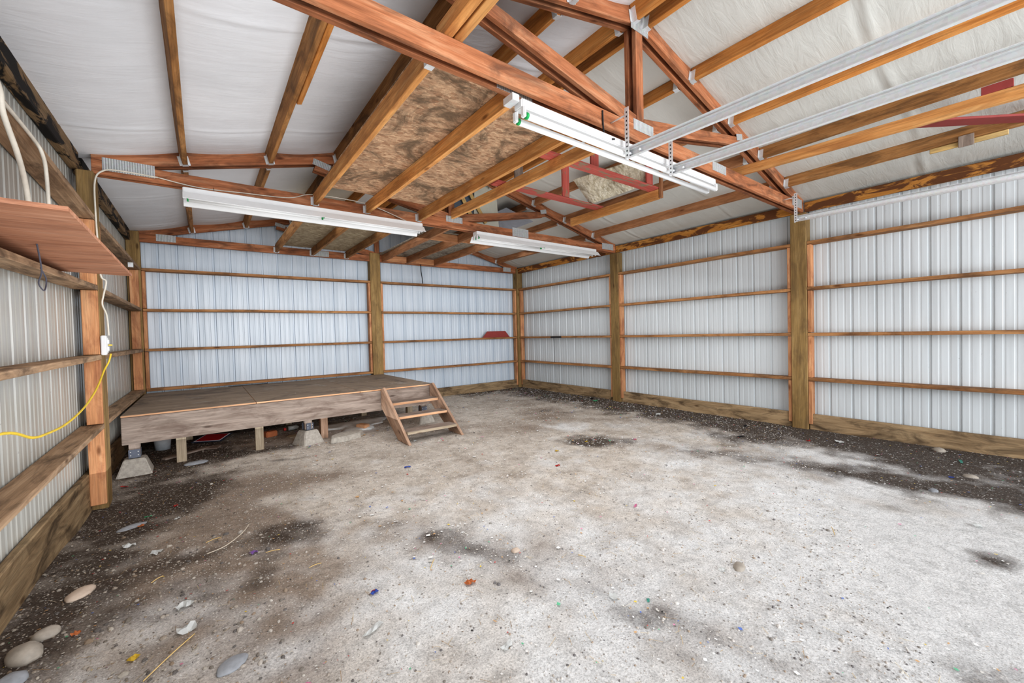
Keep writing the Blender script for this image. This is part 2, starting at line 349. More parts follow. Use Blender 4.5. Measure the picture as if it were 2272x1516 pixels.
CHIP = island_mat('litter_chips', [(0, (.80, .80, .79)), (.50, (.66, .64, .60)), (.70, (.60, .38, .20)), (.78, (.5, .47, .44)), (.83, (.60, .08, .07)), (.86, (.12, .2, .55)), (.895, (.72, .55, .1)), (.925, (.7, .3, .45)), (.95, (.15, .5, .3)), (.965, (.03, .03, .03))], .6)
STRAWM = island_mat('straw_bits', [(0, (.55, .40, .20)), (.4, (.66, .55, .36)), (.7, (.40, .28, .16)), (.9, (.7, .64, .52))])
def rnd_spot():
    while True:
        x = random.uniform(-.1, W + .1); y = -5.2 + (YC + 5.15) * random.random() ** 1.5
        if x - .6 > (y + 5.6) * 2.2 + .6: continue      # far to the side of the open doorway: bare
        return x, y
def scatter_mesh(nm, n, kind, mat):
    vs, fs = [], []
    for _ in range(n):
        x, y = rnd_spot(); z = gz(x, y); a = random.random() * 6.283; ca_, sa = math.cos(a), math.sin(a)
        if kind == 'stone':
            r = .0020 + .0056 * random.random() ** 3 + (.008 if random.random() < .01 else 0)
            if x < 1.0 and -3.2 < y < -1.4: r *= 1.7
            ry = r * random.uniform(.6, .95); rz = r * random.uniform(.45, .75); b0 = len(vs)
            pts = [(0, 0, rz)] + [(r * math.cos(t) * .8, ry * math.sin(t) * .8, rz * .55) for t in (.3, 1.35, 2.4, 3.4, 4.5, 5.5)] + [(r * math.cos(t), ry * math.sin(t), -rz * .3) for t in (0, 1.05, 2.1, 3.15, 4.2, 5.25)]
            for p in pts:
                j = 1 + random.uniform(-.12, .12); vs.append((x + (p[0] * ca_ - p[1] * sa) * j, y + (p[0] * sa + p[1] * ca_) * j, z + p[2] + rz * .25))
            for k in range(6):
                k2 = (k + 1) % 6; fs.append((b0, b0 + 1 + k, b0 + 1 + k2)); fs.append((b0 + 1 + k, b0 + 7 + k, b0 + 7 + k2, b0 + 1 + k2))
        elif kind == 'chip':
            y = random.uniform(-5.0, YC); z = gz(x, y); d = dark(x, y) * (.55 if x < 2 else 1.2)
            if random.random() > .10 + .88 * max(0, min(1, d + .45)): continue
            r = random.uniform(.0022, .0062) * (1 + .24 * max(0, y + 3.6)); r *= .8 if x < 1.6 else 1.25 * (1.6 if random.random() < .08 else 1); q = r * random.uniform(.3, .9); b0 = len(vs); t = random.uniform(-.4, .4)
            for p in ((-r, -q), (r * .9, -q * .8), (r, q), (-r * .7, q)):
                vs.append((x + p[0] * ca_ - p[1] * sa, y + p[0] * sa + p[1] * ca_, z + .005 + abs(p[0] * t)))
            fs.append((b0, b0 + 1, b0 + 2, b0 + 3))
        else:
            L = random.uniform(.015, .07); b0 = len(vs); h = .0009
            for px, py in ((-L / 2, -h), (L / 2, -h), (L / 2, h), (-L / 2, h)): vs.append((x + px * ca_ - py * sa, y + px * sa + py * ca_, z + .005 + (px / L) * .006))
            fs.append((b0, b0 + 1, b0 + 2, b0 + 3))
    me = bpy.data.meshes.new(nm); me.from_pydata(vs, [], fs); me.materials.append(mat)
    o = bpy.data.objects.new(nm, me); col.objects.link(o); return o
tagp(scatter_mesh('loose_gravel', 34000, 'stone', GRAV), 'loose grey gravel and pebbles strewn over the dirt floor', 'gravel', kind='stuff')
tagp(scatter_mesh('litter_chips', 22000, 'chip', CHIP), 'tiny chips of paper and coloured plastic trodden into the dirt floor', 'litter', kind='stuff')
tagp(scatter_mesh('straw_bits', 1800, 'straw', STRAWM), 'short bits of dry straw scattered on the dirt floor', 'straw', kind='stuff')

# ------------------------------------------------------------------ metal walls and roof lining
def ribs(L):
    out = [(0, 0)]; P = .2286; k = 0; u = P / 2
    while u < L:
        out += [(u - .017, 0), (u - .009, 1), (u + .009, 1), (u + .017, 0)]
        for f in (1 / 3, 2 / 3):
            c = u + P * f; out += [(c - .013, 0), (c - .006, .16), (c + .006, .16), (c + .013, 0)]
        u += P
    out = [p for p in out if p[0] < L] + [(L, 0)]; return out
def ribwall(name, mapf, L, ztop, mat, dp=.014, zb=-.1):
    bm = bmesh.new(); prev = None
    for u, d in ribs(L):
        a = bm.verts.new(mapf(u, d * dp, zb)); b = bm.verts.new(mapf(u, d * dp, ztop(u)))
        if prev: bm.faces.new((prev[0], a, b, prev[1]))
        prev = (a, b)
    o = link(name, bm, mat); o['kind'] = 'structure'; return o
YW = YC + WT
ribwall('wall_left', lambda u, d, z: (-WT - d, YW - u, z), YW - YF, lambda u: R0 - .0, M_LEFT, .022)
ribwall('wall_right', lambda u, d, z: (W + WT + d, YW - u, z), YW - YF, lambda u: R0 - .0, M_RIGHT)
ribwall('wall_back', lambda u, d, z: (-WT + u, YW + d, z), W + 2 * WT, lambda u: roof(u - WT) + .03, M_BACK, .019)

QS = [.611, 1.328, 2.018, 2.75, 3.44]
SEAMS = [-4.27, -2.2, -.62, 1.3, 2.75]
def ceiling(name, side, mat):
    bm = bmesh.new(); y0, y1 = YF, YW; ny = 330; xs = [-.2 + (3.525 + .2) * i / 96 for i in range(97)]
    lim = [-.16] + QS
    rows = []
    for j in range(ny + 1):
        y = y0 + (y1 - y0) * j / ny; row = []
        for x in xs:
            z = R0 + SL * x + .004
            k = 0
            while k < len(lim) - 1 and x > lim[k + 1]: k += 1
            if k < len(lim) - 1:
                t = (x - lim[k]) / (lim[k + 1] - lim[k]); t = max(0, min(1, t)); s = math.sin(math.pi * t) ** .7
                z -= s * (.028 + .010 * nz(x * 2, y, .8, 20 + k) + .004 * nz(x, y * 4, 2.5, 30 + k))
                for ys in SEAMS:
                    dy = y - ys - .03 * math.sin(x * 3 + ys); z -= s * .013 * math.exp(-(dy / .02) ** 2)
                    z += s * .010 * math.exp(-((dy - .05) / .025) ** 2)
            row.append(bm.verts.new((x if side == 'L' else W - x, y, z)))
        rows.append(row)
    for j in range(ny):
        for i in range(96): bm.faces.new((rows[j][i], rows[j][i + 1], rows[j + 1][i + 1], rows[j + 1][i]))
    o = link(name, bm, mat, smooth=True); o['kind'] = 'structure'
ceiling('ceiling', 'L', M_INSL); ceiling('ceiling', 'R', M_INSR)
# steel roof sheet above the lining, closes the shell against the daylight
for sgn, x0, x1 in ((1, -.3, W / 2), (-1, W + .3, W / 2)):
    bm = bmesh.new(); z0 = R0 + SL * -.3 + .06; z1 = R0 + SL * W / 2 + .06
    v = [bm.verts.new(p) for p in ((x0, YF - .1, z0), (x1, YF - .1, z1), (x1, YW + .2, z1), (x0, YW + .2, z0))]; bm.faces.new(v)
    o = link('ceiling_roof_sheet', bm, M_RIGHT); o['kind'] = 'structure'

# ------------------------------------------------------------------ skirt boards
def struct(o): o['kind'] = 'structure'; return o
struct(board('baseboard_left', (-WT + .03, YF, .13), (-WT + .03, YC - .06, .04), .045, .36, SKIRT, bev=.006, wav=.01))
for a, b in ((YF, YA - .1), (YA + .1, YB - .1), (YB + .1, YC - .05)):
    struct(board('baseboard_right', (W + .06, a, .06), (W + .06, b, .06), .045, .25, SKIRT, bev=.006, wav=.008))
struct(board('baseboard_back', (3.6, YC + .05, .06), (W - .02, YC + .05, .06), .045, .25, SKIRT, bev=.006))
struct(board('baseboard_back', (.2, YC + .05, .06), (3.35, YC + .05, .06), .045, .25, SKIRT, bev=.006))

# ------------------------------------------------------------------ posts with nailed blocking between girts
def blocks(t, pos, side_axis, zs, wd, off, mat=BLOCK):
    for z0, z1 in zs:
        x, y = pos; board('blocking', (x, y, z0 + .004), (x, y, z1 - .004), *(wd), mat, t, up=side_axis)
SEG = [(0.05, G[0] - .02), (G[0] + .02, G[1] - .02), (G[1] + .02, G[2] - .02), (G[2] + .02, G[3] - .02)]
def post(x0, x1, y0, y1, top, label, zb=-.15):
    cx, cy = (x0 + x1) / 2, (y0 + y1) / 2
    t = empty('timber_post', (cx, cy, gz(cx, cy)), label, 'post')
    board('post_timber', (cx, cy, zb), (cx, cy, top), x1 - x0, y1 - y0, POST, t, up=(0, 1, 0), bev=.006, wav=.004); return t
H = .092
pr1 = post(W, W + .15, YA - H, YA + H, CB, 'thick timber post on the right wall, nearest the camera')
pr2 = post(W, W + .15, YB - H, YB + H, CB, 'middle timber post on the right wall, second from the camera')
pl1 = post(-.108, 0, YB - H, YB + H, CB, 'timber post on the left wall carrying the white outlet box')
pc = post(3.37, 3.575, YC, YC + .14, 3.02, 'timber post in the middle of the back wall behind the platform')
pc2 = post(-.15, .002, YC - .01, YC + .13, R0 - .03, 'timber corner post at the left end of the back wall')
pc3 = post(W - .04, W + .14, YC - .02, YC + .13, R0 - .06, 'timber corner post where back and right walls meet')
for t, yc in ((pr1, YA), (pr2, YB)):
    for s in (-1, 1): blocks(t, (W + .065, yc + s * (H + .024)), (0, 1, 0), SEG, (.10, .042), 0)
for s in (-1, 1): blocks(pl1, (-.055, YB + s * (H + .024)), (0, 1, 0), [(-.03, G[0] - .02)] + SEG[1:], (.10, .042), 0)
for s in (-1, 1): blocks(pc, (3.472 + s * (.1025 + .022), YC + .07), (0, 1, 0), SEG[1:], (.04, .10), 0)
blocks(pc2, (.026, YC + .07), (0, 1, 0), SEG[1:], (.04, .10), 0); blocks(pc2, (-.07, YC - .035), (0, 1, 0), SEG[1:], (.10, .04), 0)
blocks(pc3, (W - .064, YC + .06), (0, 1, 0), SEG, (.04, .10), 0); blocks(pc3, (W + .08, YC - .045), (0, 1, 0), SEG, (.10, .04), 0)

# ------------------------------------------------------------------ girts
ORD = ['lowest', 'second', 'third', 'highest']
def girt(p0, p1, mat, label, w=.145, wav=.006):
    return board('wall_girt', p0, p1, w, .04, mat, wav=wav, label=label, cat='girt')
bays = [(YF, YA - H, 'beside the camera'), (YA + H, YB - H, 'between the near and middle posts'), (YB + H, YC - .02, 'between the middle post and the corner')]
for i, z in enumerate(G):
    for a, b, t in bays:
        girt((W + .078, a + .002, z), (W + .078, b - .002, z), GIRT, f'{ORD[i]} wooden girt on the right wall {t}')
    mat = SHELFG if i in (0, 3) else GIRT
    dz = (-.13, -.04, -.17, .20)[i]
    girt((-.074, YF, z + dz), (-.074, YB - H - .002, z), SHELFG, f'{ORD[i]} wide wooden girt on the left wall before the outlet post', wav=.003)
    girt((-.074, YB + H + .002, z), (-.074, YC - .03, z), SHELFG, f'{ORD[i]} wooden girt on the left wall beyond the outlet post', wav=.003)
    girt((.008, YC + .078, z), (3.365, YC + .078, z), GIRT, f'{ORD[i]} wooden girt on the back wall left of the centre post')
    girt((3.58, YC + .078, z), (W - .045, YC + .078, z), GIRT, f'{ORD[i]} wooden girt on the back wall right of the centre post')

# eave beams
EB = [(YF, YA - .07, 'near bay'), (YA + .06, YB - .04, 'middle bay'), (YB + .08, YC + .02, 'far bay')]
for a, b, t in EB:
    board('eave_beam', (W + .03, a, 2.915), (W + .03, b, 2.915), .045, .125, BURNT, bev=.006, wav=.006, label=f'water-stained orange eave beam along the right wall in the {t}', cat='beam')
    board('eave_beam', (-.122, a, 2.94), (-.122, b, 2.94), .06, .17, DARKB, bev=.006, wav=.004, label=f'blackened eave beam along the left wall in the {t}', cat='beam')

# ------------------------------------------------------------------ trusses
def plate(t, x0, x1, z0, z1, y, tilt=0.0, name='nail_plate'):
    c = ((x0 + x1) / 2, y, (z0 + z1) / 2); bm = bmesh.new(); bmbox(bm, x1 - x0, .003, z1 - z0)
    link(name, bm, PLATE, Matrix.Translation(c) @ Matrix.Rotation(-tilt, 4, 'Y'), t)
def truss(yf, plies, label, xl=-.02, xr=W + .02):
    t = empty('roof_truss', (W / 2, yf, CB), label, 'truss'); A = W / 2; D = .132; ct = CB + .12
    for y0, y1 in plies:
        prism('bottom_chord', [(xl, CB), (xr, CB), (xr, ct), (xl, ct)], y0, y1, TRUSS, t)
        xh = (ct - (R0 - D)) / SL
        prism('top_chord', [(xl, ct + .001), (xh, ct + .001), (A - .001, R0 + SL * A - D), (A - .001, R0 + SL * A), (xl, R0 + SL * xl)], y0, y1, TRUSS, t, (1, SL))
        prism('top_chord', [(W - xl, ct + .001), (W - xh, ct + .001), (A + .001, R0 + SL * A - D), (A + .001, R0 + SL * A), (W - xl, R0 + SL * xl)], y0, y1, TRUSS, t, (1, -SL))
        prism('king_post', [(A - .045, ct + .001), (A + .045, ct + .001), (A + .045, R0 + SL * (A - .045) - D), (A, R0 + SL * A - D - .001), (A - .045, R0 + SL * (A - .045) - D)], y0 + .001, y1 - .001, TRUSS, t, (0, 1))
        for s in (-1, 1):
            f = lambda x: A + s * (x - A)
            xe = 5.28; ze = R0 + SL * (W - xe) - D
            prism('web', [(f(A + .05), ct + .002), (f(A + .25), ct + .002), (f(xe), ze - .06), (f(xe - .02), ze), (f(xe - .06), ze + .012), (f(A + .05), ct + .075)], y0 + .0015, y1 - .0015, TRUSS, t, (1.7 * 1, s * .3))
    return t
tA = truss(YA, [(YA - .06, YA - .022), (YA + .014, YA + .052)], 'doubled reddish timber roof truss nearest the camera')
tB = truss(YB, [(YB - .037, YB + .001), (YB + .038, YB + .076)], 'doubled reddish timber roof truss in the middle, over the outlet post')
tC = truss(YC, [(YC + .02, YC + .058)], 'dark timber roof truss against the back gable wall')
yA = YA - .0625
for t, y in ((tA, YA - .062), (tB, YB - .039)):
    plate(t, 3.43, 3.69, 2.925, 3.008, y)
    plate(t, .05, .40, 2.885, 2.998, y); plate(t, 6.68, 7.0, 2.885, 2.998, y)
    plate(t, 1.76, 1.95, 3.305, 3.375, y, -.24); plate(t, W - 1.88, W - 1.75, 3.31, 3.375, y, .24)
plate(tA, 4.66, 4.93, 2.88, 2.965, YA - .062); plate(tB, 4.58, 4.90, 2.865, 3.0, YB - .039)
plate(tA, 2.18, 2.46, 2.855, 2.955, YA + .0125); plate(tA, 3.42, 3.64, 3.70, 3.86, YA - .062)
for x0, x1 in ((.19, .42), (6.63, 6.86)): plate(tC, x0, x1, 2.88, 2.985, YC + .018)
plate(tC, 1.76, 1.92, 3.31, 3.37, YC + .018, -.24)
plate(tC, 2.3, 2.62, 2.86, 2.96, YC + .018)

# ------------------------------------------------------------------ purlins with joist hangers
def hanger(t, x, y, zt, h, s, th=.04, tilt=0):
    bm = bmesh.new(); T = .002
    for sx in (-1, 1): bmbox(bm, T, .045, h, (sx * (th / 2 + T), s * .0225, -h / 2))
    bmbox(bm, th + .008, .045, T, (0, s * .0225, -h - T))
    for sx in (-1, 1): bmbox(bm, .022, T, h * .9, (sx * (th / 2 + .012), s * .0015, -h / 2))
    link('joist_hanger', bm, GALV, Matrix.Translation((x, y, zt)) @ Matrix.Rotation(tilt, 4, 'Y'), t)
CNT = ['lowest', 'second', 'third', 'fourth', 'highest']
pb = [(YF, YA - .062, 'near bay'), (YA + .054, YB - .039, 'middle bay'), (YB + .078, YC + .018, 'far bay')]
for side in 'LR':
    for i, q in enumerate(QS):
        for a, b, bn in pb:
            x = q if side == 'L' else W - q; z = R0 + SL * q - .066; mat = RIDGE if i >= 3 or (side == 'R' and bn == 'near bay' and i > 1) else (PURLIN if side == 'L' or bn == 'near bay' else JOISTD)
            sd = 'left' if side == 'L' else 'right'
            t = empty('roof_purlin', (x, (a + b) / 2, z), f'{CNT[i]} roof purlin up the {sd} slope in the {bn}', 'purlin')
            nrm = Vector((-SL if side == 'L' else SL, 0, 1)).normalized()
            board('purlin_board', (x, a + .002, z), (x, b - .002, z), .04, .128, mat, t, up=nrm, wav=.004)
            tl = -math.atan(SL) if side == 'L' else math.atan(SL)
            for ye, s in ((a, 1), (b, -1)):
                if ye > YF: hanger(t, x - nrm.x * -.03, ye + s * .001, z + .03, .098, s, tilt=tl)
            if side == 'L' and i == 1 and bn == 'middle bay':
                board('sister_board', (x + .042, a + .01, z - .022), (x + .042, -1.45, z - .022), .038, .085, RIDGE, t, up=nrm)

# ------------------------------------------------------------------ loft joists and decking
def joist(p0, p1, label, mat=JOIST, w=.04, h=.13, hang=(1, 1)):
    t = empty('loft_joist', ((p0[0] + p1[0]) / 2, (p0[1] + p1[1]) / 2, p0[2]), label, 'joist')
    board('joist_board', (p0[0], p0[1], p0[2] + h / 2), (p1[0], p1[1], p1[2] + h / 2), w, h, mat, t, wav=.004)
    if hang[0]: hanger(t, p0[0], p0[1] - .001, p0[2] + .10, .10, 1, w)
    if hang[1]: hanger(t, p1[0], p1[1] + .001, p1[2] + .10, .10, -1, w)
    return t
a, b = YA + .056, YB - .041
JB = CB + .008
joist((1.765, a, JB), (1.765, b, JB), 'left of three joists under the stained board, middle bay')
joist((2.375, a, JB), (2.345, b, JB), 'centre of three joists under the stained board, middle bay')
joist((3.03, a, JB), (3.02, b, JB), 'right of three joists under the stained board, middle bay')
a, b = YB + .08, YC + .016
joist((1.765, a, JB), (1.765, b, JB), 'left of three joists under the olive board, far bay', PURLIN)
joist((2.335, a, JB), (2.335, b, JB), 'centre of three joists under the olive board, far bay', PURLIN)
joist((2.93, a, JB), (2.93, b, JB), 'right of three joists under the olive board, far bay', PURLIN)
joist((3.55, .0765, JB), (3.63, 3.035, JB), 'brown joist beside the centre post, far bay', JOISTD, hang=(0, 0))
joist((4.10, .0755, JB), (4.12, 3.0365, JB), 'pale brown middle joist under the grey board, far bay', JOISTD, hang=(0, 0))
joist((4.72, .0755, JB), (4.74, 3.0365, JB), 'outer brown joist under the grey board, far bay', JOISTD, hang=(0, 0))
def sheet(name, x0, x1, y0, y1, z, th, mat, label, cat='board', rot=0, seams=None):
    cx, cy = (x0 + x1) / 2, (y0 + y1) / 2; bm = bmesh.new(); bmbox(bm, x1 - x0, y1 - y0, th)
    bmesh.ops.bevel(bm, geom=list(bm.edges), offset=.002, segments=1, affect='EDGES')
    return tagp(link(name, bm, mat, Matrix.Translation((cx, cy, z)) @ Matrix.Rotation(rot, 4, 'Z')), label, cat)
zt = JB + .130 + .006
sheet('loft_board', 1.745, 3.045, YA + .056, -.36, zt, .011, OSB, 'large water-stained strand board on the joists of the middle bay')
sheet('loft_board', 1.745, 2.95, .22, 2.98, zt, .011, OSB2, 'olive strand board on the joists over the platform')
sheet('loft_board', 3.535, 4.75, .75, 2.97, zt, .011, OSB3, 'grey strand board on the joists right of the centre post')
def blockb(p0, p1, label): board('bridging_block', p0, p1, .038, .12, BLOCK, label=label, cat='block')
blockb((3.575, .80, JB + .062), (4.08, .80, JB + .062), 'orange bridging block between two joists at the loft opening')
blockb((4.125, .72, JB + .062), (4.70, .72, JB + .062), 'brown bridging block between the outer joists of the loft opening')
blockb((3.625, 2.95, JB + .062), (4.095, 2.95, JB + .062), 'bright orange block on the gable truss, next to the centre post')
blockb((4.145, 2.95, JB + .062), (4.715, 2.95, JB + .062), 'bright orange block on the gable truss, farther from the centre post')
CT = CB + .12
board('loose_board', (3.60, -2.997, CT + .065), (3.53, -.0385, CT + .065), .04, .125, JOIST, wav=.004, label='long loose board laid across the trusses right of the stained board', cat='board')
for x, lab in ((1.815, 'left'), (1.878, 'right')):
    board('loose_board', (x, YF, CT + .047), (x, -3.02, CT + .047), .052, .092, JOIST, wav=.003, label=f'{lab} one of two boards side by side above the camera', cat='board')
board('loose_board', (5.30, -6.1, 2.905), (5.30, -2.96, 3.019), .04, .092, JOIST, wav=.004, label='long orange board on the near truss above the second door track', cat='board')
# hanging rack of red painted boards
rk = empty('hanging_rack', (4.5, -1.6, 3.09), 'overhead rack of faded red boards hung from the right roof slope', 'rack')
for y, x0, x1 in ((-2.07, 3.40, 5.32), (-1.18, 3.45, 5.32)):
    board('crossbar', (x0, y, 3.112), (x1, y, 3.112), .145, .022, REDP, rk)
for x, y in ((4.19, -2.05), (4.55, -1.24), (5.09, -2.128), (3.77, -1.24)):
    board('strap', (x, y, 3.126), (x, y, roof(x) - .02), .125, .022, REDP if x > 3.9 else GREYW, rk, up=(0, 1, 0))
board('support_rail', (5.28, -2.14, 3.04), (5.28, -.62, 3.04), .04, .118, JOIST, rk)
board('end_upright', (5.28, -2.165, 2.985), (5.28, -2.165, 3.34), .04, .035, JOISTD, rk, up=(0, 1, 0))
def slab(name, pts, th, mat, parent=None, label=None, cat=None):
    c = sum((Vector(p) for p in pts), Vector()) / len(pts); n = (Vector(pts[1]) - Vector(pts[0])).cross(Vector(pts[-1]) - Vector(pts[0])).normalized() * th / 2
    bm = bmesh.new(); a = [bm.verts.new(Vector(p) - c + n) for p in pts]; b = [bm.verts.new(Vector(p) - c - n) for p in pts]
    bm.faces.new(a); bm.faces.new(b[::-1]); k = len(pts)
    for i in range(k): bm.faces.new((a[i], a[(i + 1) % k], b[(i + 1) % k], b[i]))
    return tagp(link(name, bm, mat, Matrix.Translation(c), parent), label, cat)
slab('rack_board', [(5.07, -1.20, 3.13), (4.74, -1.20, 3.40), (5.04, -2.10, 3.455), (5.07, -2.10, 3.13)], .012, OSB4, label='peeling strand board leaning on the red overhead rack', cat='board')
slab('stored_panel', [(3.99, .14, 2.985), (4.45, .14, 2.985), (4.412, .14, 3.57), (4.246, .14, 3.675), (4.017, .14, 3.60)], .015, PALEP, label='pale board standing upright in the far loft behind the middle truss', cat='panel')
sp = empty('slatted_panel', (3.85, .12, 3.0), 'dark blue grey panel with yellow wooden slats standing in the far loft', 'panel')
slab('panel_sheet', [(3.62, .165, 2.985), (4.10, .165, 2.985), (4.10, .165, 3.60), (3.80, .165, 3.52), (3.62, .165, 3.40)], .012, SLATE, sp)
for x0, z0, x1, z1 in ((3.74, 3.44, 4.0, 2.995), (3.87, 3.52, 4.19, 3.04)): board('slat', (x1, .108, z1), (x0, .108, z0), .014, .06, YWOOD, sp, up=(1, 0, 0))
sheet('loft_board', 4.75, 5.35, .35, 1.25, roof(5.05) - .16, .01, plain('blue_grey_sheet', (.36, .38, .43), .6), 'thin bluish sheet tucked under the right roof slope, far bay').rotation_euler = (0, math.atan(SL), 0)
# bits on the right slope near the door
board('loose_board', (5.68, -4.31, 3.10), (6.5, -5.12, 3.065), .13, .02, REDD, label='dark red board laid slanting overhead at the right', cat='board')
sheet('red_block', 5.275, 5.325, -4.915, -4.765, 2.9965 + .03, .058, REDD, 'small dark red block on the long orange board overhead', 'block')
sc_ = empty('scrap_batten', (W - .60, -4.62, 3.03), 'splintered yellow batten nailed under a purlin at the upper right', 'batten')
board('batten', (W - .62, -4.85, 3.025), (W - .62, -4.36, 3.025), .02, .045, YWOOD, sc_); board('grey_patch', (W - .645, -4.60, 2.985), (W - .645, -4.60, 3.09), .012, .10, GREYW, sc_, up=(0, 1, 0))

# ------------------------------------------------------------------ fluorescent fixtures
def fixture(x0, x1, y, zt, label, refl=True):
    L = x1 - x0; cx = (x0 + x1) / 2; t = empty('fluorescent_fixture', (cx, y, zt), label, 'light fixture', 'fluorescent strip lights under the trusses')
    T = Matrix.Translation((cx, y, zt))
    bm = bmesh.new(); bmbox(bm, L, .11 if refl else .075, .055, (0, 0, -.0275)); bmesh.ops.bevel(bm, geom=list(bm.edges), offset=.006, segments=2, affect='EDGES')
    link('housing', bm, WHITE, T, t)
    if refl:
        for s in (-1, 1):
            bm = bmesh.new(); p = [(.05, -.056), (.085, -.058), (.135, -.125), (.145, -.128)]
            for k in range(3):
                (a0, z0), (a1, z1) = p[k], p[k + 1]
                bm.faces.new([bm.verts.new(v) for v in ((-L / 2, s * a0, z0), (L / 2, s * a0, z0), (L / 2, s * a1, z1), (-L / 2, s * a1, z1))])
            bmesh.ops.remove_doubles(bm, verts=bm.verts, dist=.0005); bmesh.ops.solidify(bm, geom=list(bm.faces), thickness=.003)
            link('reflector', bm, WHITE, T, t)
    for s in (-1, 1):
        for e0, e1 in ((-L / 2 + .03, -.02), (.02, L / 2 - .03)) if refl else ((-L / 2 + .03, L / 2 - .03),):
            zt_ = zt - (0 if refl else .012)
            tb = tube('lamp_tube', [(cx + e0, y + s * .040, zt_ - .088), (cx + e1, y + s * .040, zt_ - .088)], .019, TUBE, t, 14)
            tube('end_ring', [(cx + e0 - .002, y + s * .040, zt_ - .088), (cx + e0 + .010, y + s * .040, zt_ - .088)], .0195, GREEN, tb, 14)
        for e in (-L / 2 + .012, L / 2 - .012):
            bm = bmesh.new(); bmbox(bm, .022, .034, .062, (e, s * .038, -.082)); bmesh.ops.bevel(bm, geom=list(bm.edges), offset=.005, segments=2, affect='EDGES')
            link('lamp_socket', bm, WHITE, T, t)
    for e in (-L * .4, L * .38): tube('hanger_wire', [(cx + e, y, zt), (cx + e, y + .14, zt + .09)], .002, BLACK, t, 5)
    return t
fixture(.60, 2.985, -.185, 2.79, 'long white fluorescent fixture on the middle truss, left of the king post')
fixture(3.80, 6.29, -.185, 2.80, 'long white fluorescent fixture on the middle truss, toward the right wall')
f3 = fixture(2.235, 4.53, -3.167, 2.735, 'white twin-tube fluorescent fixture on the near truss with bare tubes', False)
tube('strap', [(3.06, -3.115, 2.95), (3.06, -3.122, 2.80), (3.055, -3.15, 2.74), (3.05, -3.225, 2.70)], .006, BLACK, f3)
bm = bmesh.new(); bmbox(bm, .05, .09, .04); link('end_clip', bm, GALV, Matrix.Translation((2.20, -3.15, 2.73)), f3)

# ------------------------------------------------------------------ door tracks
def track(x0, x1, y0, y1, z, label, bay_z=2.93):
    t = empty('door_track', (x0, y0, z), label, 'door track'); M, L = frame((x0, y0, z + .022), (x1, y1, z + .022))
    bm = bmesh.new(); T = .003
    bmbox(bm, L, T, .046, (0, .018, 0)); bmbox(bm, L, .024, T, (0, .007, .023)); bmbox(bm, L, .024, T, (0, .007, -.023)); bmbox(bm, L, .03, T, (0, -.012, .036)); bmbox(bm, L, T, .02, (0, .016, .030))
    for k in range(int(L / .3)):
        for d in (0, .03): bmbox(bm, .008, .004, .008, (-L / 2 + .2 + k * .3 + d, .024, 0), mi=1)
    link('rail', bm, [GALV, BLACK], M, t)
    bm = bmesh.new(); zb, ztp = z - .01, bay_z; cz = (zb + ztp) / 2; h = ztp - zb
    bmbox(bm, .036, .003, h, (0, 0, 0)); bmbox(bm, .003, .034, h, (-.018, -.017, 0)); k = int(h / .03)
    for i in range(k): bmbox(bm, .009, .005, .012, (0, 0, -h / 2 + .02 + i * .03), mi=1); bmbox(bm, .005, .009, .012, (-.018, -.017, -h / 2 + .02 + i * .03), mi=1)
    link('perforated_hanger', bm, [GALV, BLACK], Matrix.Translation((x0 + .005, y0 + .002, cz)), t)
    tube('bolt', [(x0 + .005, y0, bay_z - .04), (x0 + .005, YA - .058, bay_z - .04)], .006, GALV, t, 8)
    for dx in (.03, .11): tube('bolt', [(x0 + .012, y0 - dx, z + .02), (x0 - .012, y0 - dx, z + .02)], .009, GALV, t, 8)
    return t
track(3.15, 3.25, -3.25, YF, 2.585, 'galvanised overhead door track left of the pair over the floor')
track(3.70, 3.85, -3.25, YF, 2.585, 'galvanised overhead door track right of the pair over the floor')
track(6.37, 6.53, -3.235, YF, 2.60, 'galvanised door track running close to the right wall')

# ------------------------------------------------------------------ platform with deck, fascia, legs and piers
DX0, DX1, DY0, DY1, DZ = -.005, 3.545, .72, YC - .015, .605
st = empty('timber_platform', ((DX0 + DX1) / 2, (DY0 + DY1) / 2, 0), 'low weathered timber platform along the left of the back wall', 'platform')
xs_ = [DX0, 1.19, 2.42, DX1]
for i in range(3):
    bm = bmesh.new(); bmbox(bm, xs_[i + 1] - xs_[i] - .005, DY1 - DY0, .02); bmesh.ops.bevel(bm, geom=list(bm.edges), offset=.002, segments=1, affect='EDGES')
    for f in bm.faces: f.material_index = 1 if abs(f.normal.z) < .5 else 0
    link('deck_sheet', bm, [DECKM, TREADW], Matrix.Translation(((xs_[i] + xs_[i + 1]) / 2, (DY0 + DY1) / 2, DZ - .01)), st)
board('fascia_board', (DX0 + .003, DY0 + .02, .44), (DX1 - .003, DY0 + .02, .44), .038, .285, GREYW, st, bev=.005)
board('fascia_board', (DX1 - .02, DY0 + .05, .44), (DX1 - .02, DY1, .44), .038, .285, GREYW, st)
for k in range(1, 8): board('deck_joist', (DX0 + k * .45, DY0 + .045, .48), (DX0 + k * .45, DY1 - .01, .48), .038, .19, JOISTD, st)
board('rim_board', (DX0 + .02, DY0 + .05, .48), (DX0 + .02, DY1, .48), .038, .19, JOISTD, st)
def leg(x, y, z0, z1, w=.09, d=.045, mat=LEGW): return board('leg', (x, y, z0), (x, y, z1), w, d, mat, st, up=(0, 1, 0))
leg(.468, .90, gz(.468, .9) - .01, .38); leg(1.225, .90, gz(1.2, .9) - .01, .38); leg(1.99, .98, gz(1.99, .98) - .01, .38, .09, .09, STEPW)
leg(3.49, 1.6, -.03, .38, .09, .09); leg(.5, 2.2, -.03, .38, .09, .09); leg(1.75, 2.3, -.03, .38, .09, .09); leg(2.9, 2.2, -.03, .38, .09, .09)
